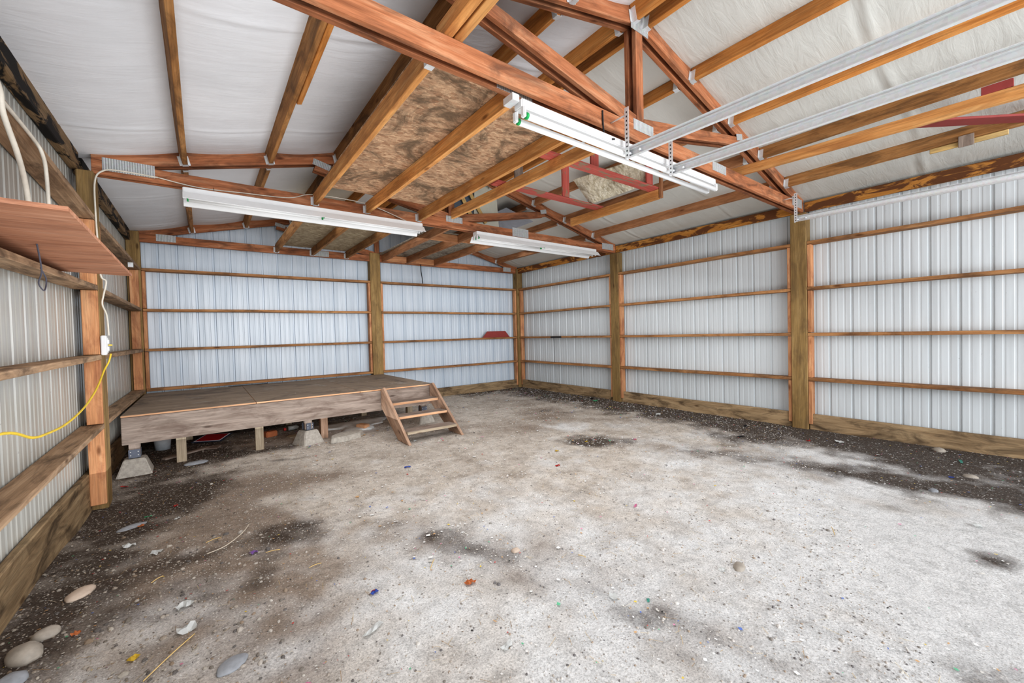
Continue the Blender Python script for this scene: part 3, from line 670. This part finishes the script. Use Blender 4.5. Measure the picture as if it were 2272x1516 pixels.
def pier(x, y, wb, wt, h, rot, label, lz1):
    z = gz(x, y) - .012; t = empty('concrete_pier', (x, y, z), label, 'pier block'); bm = bmesh.new()
    a = [bm.verts.new((sx * wb, sy * wb, 0)) for sx, sy in ((-1, -1), (1, -1), (1, 1), (-1, 1))]; b = [bm.verts.new((sx * wt, sy * wt, h)) for sx, sy in ((-1, -1), (1, -1), (1, 1), (-1, 1))]
    bm.faces.new(a[::-1]); bm.faces.new(b)
    for i in range(4): bm.faces.new((a[i], a[(i + 1) % 4], b[(i + 1) % 4], b[i]))
    bmesh.ops.bevel(bm, geom=list(bm.edges), offset=.009, segments=2, affect='EDGES')
    link('pier_block', bm, CONC, Matrix.Translation((x, y, z)) @ Matrix.Rotation(rot, 4, 'Z'), t)
    bm = bmesh.new(); zz = z + h
    bmbox(bm, .094, .004, .085, (0, -.05, .052)); bmbox(bm, .094, .094, .004, (0, 0, .008)); bmbox(bm, .094, .004, .085, (0, .05, .052)); bmbox(bm, .02, .02, .014, (0, -.0, .001))
    for i in (-1, 1):
        for k in (0, 1): bmbox(bm, .009, .004, .009, (i * .03, -.053, .035 + k * .035), mi=1)
    link('post_bracket', bm, [BRK, WHITE], Matrix.Translation((x, y, zz)) @ Matrix.Rotation(rot, 4, 'Z'), t)
    board('leg', (x, y, zz + .012), (x, y, lz1), .088, .088, GREYW, st, up=(0, 1, 0))
pier(.09, .79, .145, .085, .175, .02, 'concrete pier block under the front left corner of the platform', .30)
pier(1.765, .83, .145, .085, .185, .35, 'concrete pier block under the middle of the platform front', .30)
pier(3.44, .93, .145, .085, .17, .12, 'concrete pier block behind the wooden steps', .38)

# steps
sr = empty('wooden_steps', (3.09, .2, 0), 'short wooden steps leaning on the right end of the platform', 'steps')
def stringer(x):
    poly = [(-.262, -.012), (.09, -.012), (.70, .34), (.70, .60), (.615, .635)]
    bm = bmesh.new(); t = .019; M, _ = frame((x, -.26, 0), (x, .70, .64)); Mi = M.inverted()
    a = [bm.verts.new(Mi @ Vector((x - t, y, z))) for y, z in poly]; b = [bm.verts.new(Mi @ Vector((x + t, y, z))) for y, z in poly]
    bm.faces.new(a); bm.faces.new(b[::-1])
    for i in range(5): bm.faces.new((a[i], a[(i + 1) % 5], b[(i + 1) % 5], b[i]))
    bmesh.ops.recalc_face_normals(bm, faces=bm.faces); bmesh.ops.bevel(bm, geom=list(bm.edges), offset=.004, segments=1, affect='EDGES')
    link('stringer', bm, STEPW, M, sr)
stringer(2.72); stringer(3.475)
for yf, z in ((.40, .435), (.14, .285), (-.135, .13)):
    tr = board('tread', (2.742, yf + .105, z - .02), (3.453, yf + .105, z - .02), .21, .038, GREYW, sr)
    tr.data.materials.append(TREADW if z > .2 else LEGW)
    for f in tr.data.polygons:
        if abs(f.normal.z) < .5: f.material_index = 1

# ------------------------------------------------------------------ left wall: fold-down shelf, cords, outlet
sh = empty('plywood_shelf', (.08, -1.85, 1.87), 'reddish plywood shelf resting on the left wall girt below the cords', 'shelf')
slab('shelf_panel', [(-.13, -2.87, 1.878), (.315, -2.80, 1.878), (.29, -.83, 1.878), (-.13, -.95, 1.878)], .018, PLYR, sh)
def cord(name, pts, r, mat, label, cat='cord'): return tube(name, pts, r, mat, label=label, cat=cat)
cord('looped_cord', [(.03, -2.9, 2.62), (.035, -2.35, 2.52), (.03, -2.24, 2.40), (.04, -2.12, 2.26), (.03, -1.98, 2.14), (.03, -1.9, 1.90)], .011, CABLE, 'thick ivory cord looping from the top left girt to the shelf')
cord('short_cord', [(.012, -2.3, 2.485), (.012, -1.76, 2.478), (.03, -1.68, 2.42), (.03, -1.62, 2.30), (.03, -1.60, 1.90)], .009, CABLE, 'ivory cord dropping from the left girt end onto the shelf')
cord('wall_cable', [(.42, -.046, 2.895), (.16, -.05, 2.90), (.06, -.10, 2.86), (.012, -.12, 2.76), (.006, -.118, 2.5), (.012, -.118, 2.2), (.02, -.118, 1.95), (.05, -.11, 1.90), (.03, -.11, 1.78), (.02, -.11, 1.7), (.045, -.11, 1.6), (.05, -.10, 1.43)], .0065, CABLE, 'ivory cable running down the left post to the outlet box', 'cable')
cord('truss_cable', [(.42, -.046, 2.895), (.72, -.046, 2.86), (1.08, -.046, 2.875), (1.5, -.05, 2.90), (1.75, -.05, 2.98), (2.26, -.05, 2.985), (2.5, -.06, 2.94), (2.8, -.09, 2.84), (2.86, -.14, 2.795)], .005, CABLE, 'thin white cable along the middle truss above the left fixture', 'cable')
ob = empty('outlet_box', (.03, -.10, 1.345), 'white electrical outlet box on the left wall post', 'outlet box')
bm = bmesh.new(); bmbox(bm, .036, .06, .17); bmesh.ops.bevel(bm, geom=list(bm.edges), offset=.006, segments=2, affect='EDGES'); link('box_body', bm, WHITE, Matrix.Translation((.019, -.098, 1.345)), ob)
bm = bmesh.new(); bmbox(bm, .004, .05, .13); bmbox(bm, .010, .03, .035, (.005, 0, .03)); bmbox(bm, .010, .03, .035, (.005, 0, -.03)); link('face_plate', bm, PAPER, Matrix.Translation((.040, -.098, 1.345)), ob)
bm = bmesh.new(); bmbox(bm, .022, .02, .012); link('plug', bm, YEL, Matrix.Translation((.058, -.098, 1.345)), ob)
cord('yellow_cord', [(.06, -.11, 1.27), (.045, -.12, 1.20), (.02, -.16, 1.13), (.012, -.35, 1.03), (.01, -.60, .955), (.01, -.95, .895), (.01, -1.38, .865), (.01, -1.75, .875), (.012, -2.0, .90), (.012, -2.35, .985), (.012, -3.0, 1.02)], .0065, YEL, 'yellow extension cord draped along the left wall')
cord('wire_loop', [(.06, -2.0, 1.869), (.03, -1.8, 1.76), (.0, -1.72, 1.70), (.0, -1.62, 1.67), (.0, -1.58, 1.74), (.0, -1.68, 1.79)], .0035, plain('dark_wire', (.10, .10, .13)), 'thin dark wire curled below the plywood shelf', 'wire')
bm = bmesh.new(); bmbox(bm, .05, .05, .07); tagp(link('junction_box', bm, GALV, Matrix.Translation((-.03, 2.3, 2.40))), 'small grey metal junction box under the far left girt', 'junction box')
# items on the walls
tz = G[1] + .02
slab('red_offcut', [(5.98, YC + .03, tz + .001), (6.78, YC + .03, tz + .001), (6.66, YC + .045, tz + .15), (6.13, YC + .045, tz + .15)], .018, REDD, label='dark red trapezoid offcut standing on the back wall girt', cat='board')
bk = empty('black_bracket', (W + .01, 1.66, G[1]), 'black strap bracket on the second girt of the right wall', 'bracket')
bm = bmesh.new(); bmbox(bm, .006, .34, .035); link('strap', bm, BLACK, Matrix.Translation((W - .002, 1.66, G[1])), bk)
tube('rod', [(W + .03, 1.76, G[1] - .02), (W + .03, 1.76, G[0] + .02)], .004, BLACK, bk)
cord('power_cord', [(4.45, YC + .01, 2.93), (4.44, YC - .01, 2.75), (4.47, YC + .01, 2.60), (4.49, YC + .02, 2.47)], .009, BLACK, 'black cord hanging from the gable truss to the top girt')
tube('strip_of_tape', [(1.0, YC - .05, DZ + .004), (1.55, YC - .04, DZ + .004)], .004, BLACK, label='thin dark rod lying at the back edge of the platform', cat='rod')

# ------------------------------------------------------------------ loose things on the ground
def rock(name, x, y, sx, sy, sz, mat, label, rot=0, cat='stone', flat=.3, group=None, z=None):
    bm = bmesh.new(); bmesh.ops.create_icosphere(bm, subdivisions=3, radius=1); k = random.random() * 90
    for v in bm.verts:
        n = 1 + .16 * noise.noise(v.co * 1.3 + Vector((k, 0, 0))) + .05 * noise.noise(v.co * 4 + Vector((0, k, 0)))
        v.co = Vector((v.co.x * sx * n, v.co.y * sy * n, v.co.z * sz * n)); v.co.z = max(v.co.z, -sz * flat)
    zz = (gz(x, y) if z is None else z) + sz * flat - .004
    return tagp(link(name, bm, mat, Matrix.Translation((x, y, zz)) @ Matrix.Rotation(rot, 4, 'Z'), smooth=True), label, cat, group)
rock('stone', .035, -2.34, .055, .075, .045, STONE, 'big smooth round stone against the left skirt board', .4)
rock('stone', .07, -2.20, .05, .045, .03, STONE, 'brown lumpy stone just behind the big smooth one', .2)
rock('stone', .04, -2.52, .05, .05, .03, STONEG, 'rounded stone at the bottom left corner of the view')
rock('stone', .125, -1.85, .05, .075, .022, PINKST, 'flat tan stone by the left skirt board', -.5)
rock('flat_stone', .76, -2.98, .065, .045, .016, STONEG, 'flat grey stone lying in the near left foreground', .6)
rock('flat_stone', .22, -.80, .10, .05, .014, STONEG, 'thin grey slab lying near the foot of the left post', .5)
rock('flat_stone', .60, .72, .11, .07, .02, STONEG, 'flat grey stone in front of the first platform leg', .2)
rock('pink_stone', 2.225, -3.045, .030, .024, .017, PINKST, 'round pink stone in the middle of the floor')
rock('stone', 6.90, -4.36, .055, .05, .035, STONE, 'pale round stone beside the right skirt board', .4)
rock('stone', 3.1, -4.0, .05, .03, .018, STONE, 'oval tan stone half buried in the pale gravel', .3)
rock('stone', 6.05, -4.65, .04, .05, .02, STONE, 'grey brown stone on the wet soil at the right')
rock('stone', 5.4, -4.5, .04, .03, .018, STONEG, 'small grey stone beside the brown streak at right')
def slabstone(x, y, pts, h, rot, mat, label, name='broken_slab'):
    z = gz(x, y) - .004; bm = bmesh.new(); a = [bm.verts.new((px, py, 0)) for px, py in pts]; b = [bm.verts.new((px * .93, py * .93, h * (1 + .25 * px))) for px, py in pts]; n = len(pts)
    bm.faces.new(a[::-1]); bm.faces.new(b)
    for i in range(n): bm.faces.new((a[i], a[(i + 1) % n], b[(i + 1) % n], b[i]))
    bmesh.ops.bevel(bm, geom=list(bm.edges), offset=.008, segments=2, affect='EDGES')
    return tagp(link(name, bm, mat, Matrix.Translation((x, y, z)) @ Matrix.Rotation(rot, 4, 'Z')), label, 'slab')
slabstone(2.19, .66, [(-.24, -.10), (-.05, -.16), (.17, -.10), (.27, .02), (.20, .14), (-.02, .15), (-.18, .06)], .075, .15, CONC, 'broken concrete slab lying in front of the platform')
def brick(name, x, y, s, rot, mat, label, cat, z=None):
    bm = bmesh.new(); bmbox(bm, *s); bmesh.ops.bevel(bm, geom=list(bm.edges), offset=min(s) * .12, segments=2, affect='EDGES')
    return tagp(link(name, bm, mat, Matrix.Translation((x, y, (gz(x, y) if z is None else z) + s[2] / 2 - .002)) @ Matrix.Rotation(rot, 4, 'Z')), label, cat)
brick('wood_offcut', 2.56, 1.12, (.11, .17, .07), .5, TREADW, 'short wooden block on the pale rubble under the platform', 'wood block')
brick('brick_fragment', 1.42, 1.60, (.15, .10, .08), .3, BRICK, 'orange brick fragment under the middle of the platform', 'brick')
brick('wood_offcut', .50, 1.25, (.5, .07, .02), .6, GREYW, 'grey batten lying under the left end of the platform', 'wood piece')
brick('wood_offcut', .72, 1.38, (.22, .12, .02), -.4, GREYW, 'flat grey scrap of wood under the platform, left end', 'wood piece')
brick('wood_offcut', 1.75, 1.35, (.30, .12, .02), .2, LEGW, 'pale flat wood scrap behind the middle pier', 'wood piece')
bt = empty('plastic_bottle', (1.70, 1.74, .03), 'clear plastic bottle with red cap under the platform', 'bottle')
M, L = frame((1.62, 1.70, .035), (1.80, 1.76, .035)); bm = bmesh.new()
for a, r0, r1, l in ((0, .032, .032, .12), (.07, .032, .012, .035)):
    bmesh.ops.create_cone(bm, cap_ends=True, segments=16, radius1=r0, radius2=r1, depth=l, matrix=Matrix.Translation((a + .01, 0, 0)) @ Matrix.Rotation(math.pi / 2, 4, 'Y'))
link('bottle_body', bm, CLEAR, M, bt, True)
tube('bottle_cap', [(1.60, 1.693, .035), (1.625, 1.70, .035)], .022, COLS['red'], bt, 12)
jar = empty('plastic_tub', (.25, 1.75, .0), 'pale grey plastic tub under the left end of the platform', 'tub')
bm = bmesh.new(); bmesh.ops.create_cone(bm, cap_ends=True, segments=24, radius1=.075, radius2=.09, depth=.16); link('tub_body', bm, plain('grey_tub', (.42, .45, .48)), Matrix.Translation((.25, 1.75, gz(.25, 1.75) + .078)), jar, True)
bm = bmesh.new(); bmesh.ops.create_cone(bm, cap_ends=True, segments=24, radius1=.096, radius2=.096, depth=.016); link('tub_lid', bm, WHITE, Matrix.Translation((.25, 1.75, gz(.25, 1.75) + .166)), jar, True)
sg = empty('red_sign', (.74, 2.0, .06), 'flat red and navy sign with white border under the platform', 'sign')
def quad(name, s, th, mat, dz):
    s *= .74
    bm = bmesh.new(); p = [(-.30 * s, -.10 * s), (.16 * s, -.14 * s), (.30 * s, .10 * s), (-.14 * s, .15 * s)]
    a = [bm.verts.new((x, y, 0)) for x, y in p]; b = [bm.verts.new((x, y, th)) for x, y in p]; bm.faces.new(a[::-1]); bm.faces.new(b)
    for i in range(4): bm.faces.new((a[i], a[(i + 1) % 4], b[(i + 1) % 4], b[i]))
    link(name, bm, mat, Matrix.Translation((.76, 1.85, .03)) @ Matrix.Rotation(-.25, 4, 'Z') @ Matrix.Rotation(.35, 4, 'X') @ Matrix.Translation((0, 0, dz)), sg)
quad('sign_backing', 1.0, .006, SIGNB, 0); quad('sign_border', .88, .002, SIGNW, .006); quad('sign_panel', .80, .002, SIGNR, .0085)
ch = tagp(rock('chalk_heap', 2.55, 1.45, .50, .40, .05, CHALK, 'low heap of chalky white rubble under the platform', .3, 'rubble', .1))
for v in ch.data.vertices:
    a = math.atan2(v.co.y, v.co.x); k = 1 + .28 * math.sin(3 * a + 1) + .16 * math.sin(7 * a) + .1 * noise.noise(v.co * 9)
    v.co.x *= k; v.co.y *= k; v.co.z = v.co.z * .7 + .022 * noise.noise(v.co * 11) - .004
# scraps of litter, each its own thing
def scrap(kind, x, y, s, c, rot, label, group=None):
    z = gz(x, y); bm = bmesh.new(); n = 5; vs = {}
    for i in range(n):
        for j in range(3):
            u, v = i / (n - 1) - .5, j / 2 - .5
            vs[i, j] = bm.verts.new((u * s[0] * (1 + .15 * random.uniform(-1, 1)), v * s[1] * (1 + .25 * random.uniform(-1, 1)), .004 + random.random() * min(s) * .35))
    for i in range(n - 1):
        for j in range(2): bm.faces.new((vs[i, j], vs[i + 1, j], vs[i + 1, j + 1], vs[i, j + 1]))
    bmesh.ops.solidify(bm, geom=list(bm.faces), thickness=.0015)
    return tagp(link(kind, bm, COLS[c], Matrix.Translation((x, y, z)) @ Matrix.Rotation(rot, 4, 'Z')), label, 'litter', group)
LIT = [
 ('crumpled_wrapper', 2.345, -3.71, .055, .04, 'white', .8, 'torn white wrapper lying on the gravel in the centre foreground'),
 ('dry_leaf', 1.83, -3.15, .05, .04, 'orange', .2, 'orange dry leaf on the gravel left of centre'),
 ('plastic_scrap', 1.39, -2.89, .045, .03, 'blue', .3, 'small blue scrap on the gravel left of the orange leaf'),
 ('plastic_scrap', 1.392, -2.88, .022, .02, 'red', .9, 'tiny red scrap lying on the small blue scrap'),
 ('paper_strip', 1.30, -3.16, .11, .03, 'white', .5, 'long white paper strip in the near foreground'),
 ('paper_scrap', 1.72, -3.64, .06, .025, 'white', .2, 'white paper scrap at the bottom centre of the view'),
 ('pink_scrap', .98, -3.32, .07, .03, 'pink', 1.2, 'pink paper scrap at the bottom left of centre'),
 ('plastic_scrap', 4.77, -4.78, .05, .04, 'white', .3, 'white plastic scrap at the far right on brown soil'),
 ('plastic_scrap', 3.35, -3.12, .06, .015, 'pink', .4, 'pink ribbon scrap on the pale gravel at right'),
 ('plastic_scrap', 3.55, -2.03, .05, .03, 'red', .1, 'red scrap on pale gravel in the middle right'),
 ('plastic_scrap', 2.35, -1.05, .07, .03, 'blue', -.2, 'blue scrap on the gravel right of the steps'),
 ('plastic_scrap', 3.9, -1.65, .05, .04, 'yellow', .5, 'yellow scrap just in front of the dark round patch'),
 ('plastic_scrap', 4.45, -1.60, .05, .03, 'yellow', .1, 'yellow scrap lying in the dark round patch'),
 ('plastic_scrap', 4.95, -1.95, .05, .03, 'pink', .3, 'pink scrap right of the dark round patch'),
 ('plastic_scrap', 6.6, -2.55, .08, .04, 'black', .4, 'black plastic scrap before the near right post'),
 ('plastic_scrap', 6.0, -2.75, .09, .04, 'black', -.4, 'long black plastic scrap on the litter near the right post'),
 ('plastic_scrap', 6.35, -3.35, .05, .04, 'red', .4, 'red scrap on dark soil near the right wall'),
 ('paper_scrap', 6.55, -3.6, .08, .06, 'white', .9, 'white crumpled paper on dark soil by the right wall'),
 ('plastic_scrap', 6.55, -4.55, .12, .02, 'teal', .2, 'teal plastic strip on dark soil at the right edge'),
 ('plastic_scrap', 5.9, -4.55, .04, .03, 'blue', .2, 'bright blue scrap on the soil at right'),
 ('plastic_scrap', 6.85, .45, .12, .06, 'black', .6, 'dark crumpled bag at the foot of the middle right post'),
 ('plastic_scrap', 6.75, .25, .14, .05, 'green', .1, 'green plastic scrap by the middle right post'),
 ('paper_scrap', 6.3, 1.0, .10, .05, 'white', .4, 'white paper on the dark soil toward the far corner'),
 ('paper_scrap', 5.6, 1.6, .10, .06, 'white', .1, 'white scrap in the middle of the far dark soil'),
 ('paper_scrap', 6.45, -1.3, .12, .07, 'white', .5, 'pale torn paper by the right wall between posts'),
 ('plastic_scrap', .47, -.52, .03, .03, 'red', .4, 'small red scrap on dark soil by the left post'),
 ('plastic_scrap', .30, -.62, .05, .015, 'green', .1, 'green leaf scrap on dark soil by the left post'),
 ('paper_scrap', .28, -.86, .04, .05, 'orange', .3, 'tan crumpled scrap on soil below the left post'),
 ('paper_scrap', .50, -.92, .045, .025, 'white', .9, 'small white scrap on dark soil, front of the left post'),
 ('plastic_scrap', .05, .35, .05, .05, 'red', .3, 'red scrap hidden between left post and corner pier'),
 ('paper_scrap', .26, -1.30, .06, .06, 'white', .2, 'white shredded tissue on dark soil, left side'),
 ('paper_scrap', .42, -1.55, .07, .05, 'white', 1.0, 'white tissue scrap on the soil, left foreground'),
 ('plastic_scrap', .92, -1.98, .04, .03, 'purple', .4, 'lilac scrap on the dark patch in the left foreground'),
 ('paper_scrap', .58, -2.35, .07, .05, 'white', .5, 'white torn paper on gravel, lower left'),
 ('paper_scrap', .60, -2.58, .07, .06, 'white', .1, 'crumpled grey white paper, lower left foreground'),
 ('plastic_scrap', .42, -2.66, .04, .03, 'yellow', .7, 'yellow scrap in the lower left gravel'),
 ('plastic_scrap', .18, -2.28, .03, .03, 'orange', .7, 'orange pebble-like scrap near the big smooth stone'),
 ('plastic_scrap', .28, -2.75, .03, .03, 'blue', .7, 'blue scrap at the lower left corner'),
 ('plastic_scrap', 2.46, -3.84, .03, .015, 'teal', .7, 'teal scrap on the gravel below the white wrapper'),
 ('paper_scrap', 3.0, -3.95, .04, .03, 'white', .2, 'white chip of paper in the right foreground'),
 ('paper_scrap', 2.85, .85, .08, .05, 'white', .2, 'white paper scrap under the middle step'),
 ('paper_scrap', 2.85, -.10, .05, .04, 'white', .2, 'pale scrap under the bottom step'),
 ('paper_scrap', 6.1, 2.6, .13, .07, 'white', .6, 'white rag in the far right corner'),
]
for k, x, y, a_, b_, c, r, lab in LIT: scrap(k, x, y, (a_, b_), c, r, lab)
for i, (x, y, l, r) in enumerate([(.72, -1.62, .09, .3), (1.02, -2.05, .08, -.2), (.55, -2.75, .26, .9), (.45, -1.95, .07, .8), (1.75, -2.85, .1, .9), (1.2, -2.4, .07, .1), (4.0, -4.2, .12, .4), (2.5, -3.35, .05, 1.9)]):
    dx, dy = math.cos(r) * l / 2, math.sin(r) * l / 2; z = gz(x, y) + .008
    tube('straw_stalk', [(x - dx, y - dy, z), (x, y, z + .004), (x + dx, y + dy, z)], .0022, COLS['straw'], seg=5, label='single dry straw stalk lying on the gravel', cat='straw', group='longer straw stalks on the floor')
tube('twig', [(.68, -1.83, .005), (.78, -1.80, .012), (.88, -1.66, .012), (.93, -1.52, .008)], .003, plain('pale_twig', (.5, .44, .36)), seg=6, label='curved pale twig on dark soil in the left foreground', cat='twig')
for i, (x, y) in enumerate([(2.15, .95 + .2), (2.9, 1.9), (.85, 1.3), (1.7, 1.25)]):
    tagp(rock('paint_chip', x, y, .010, .008, .003, PAPER, 'small white chip lying on the platform deck', i, 'chip', .3, 'white chips on the platform deck', DZ + .001))

# ------------------------------------------------------------------ daylight and added fill lamps
w = bpy.data.worlds.new('World'); bpy.context.scene.world = w; w.use_nodes = True; nt = w.node_tree
bg = nt.nodes['Background']; bg.inputs[0].default_value = (.93, .96, 1.0, 1); bg.inputs[1].default_value = .75
def area(name, loc, rot, sx, sy, power, color):
    l = bpy.data.lights.new(name, 'AREA'); l.shape = 'RECTANGLE'; l.size = sx; l.size_y = sy; l.energy = power; l.color = color
    o = bpy.data.objects.new(name, l); o.location = loc; o.rotation_euler = rot; col.objects.link(o); return o
area('doorway_daylight', (W / 2 - 1, YF - 4.2, 1.9), (math.radians(88), 0, math.radians(4)), 8.5, 3.4, 740, (.95, .975, 1.0))
area('upward_fill', (2.2, -2.2, .25), (math.radians(180), 0, 0), 4.6, 7.6, 118, (.955, .985, 1.0))  # added fill lamp facing up, unseen, brightens the ceiling
area('under_truss_fill', (3.4, -.9, 2.45), (math.radians(14), 0, 0), 6.0, 6.6, 128, (.965, .985, 1.0))  # added fill lamp, unseen, evens out floor and far walls
for o in bpy.data.objects:
    if o.type == 'LIGHT': o.visible_camera = False; o.visible_glossy = o.name.startswith('doorway')

# ------------------------------------------------------------------ camera
yaw, pit, rol = .6483, -.0209, -.0258
cy, sy = math.cos(yaw), math.sin(yaw); r = Vector((cy, -sy, 0)); fw = Vector((sy, cy, 0)); up = Vector((0, 0, 1))
cp, sp_ = math.cos(pit), math.sin(pit); fw2 = fw * cp + up * sp_; up2 = up * cp - fw * sp_
cr, sr_ = math.cos(rol), math.sin(rol); r3 = r * cr + up2 * sr_; up3 = up2 * cr - r * sr_
M = Matrix((r3, up3, -fw2)).transposed().to_4x4(); M.translation = (.7105, -5.0633, 1.3605)
cam = bpy.data.cameras.new('Camera'); cam.sensor_width = 36; cam.lens = 902.17 * 36 / 2272; cam.clip_start = .02; cam.clip_end = 100
co = bpy.data.objects.new('Camera', cam); col.objects.link(co); co.matrix_world = M; bpy.context.scene.camera = co
vs_ = bpy.context.scene.view_settings; vs_.view_transform = 'Standard'; vs_.look = 'Medium High Contrast'; vs_.exposure = -0.13; vs_.gamma = 1.0
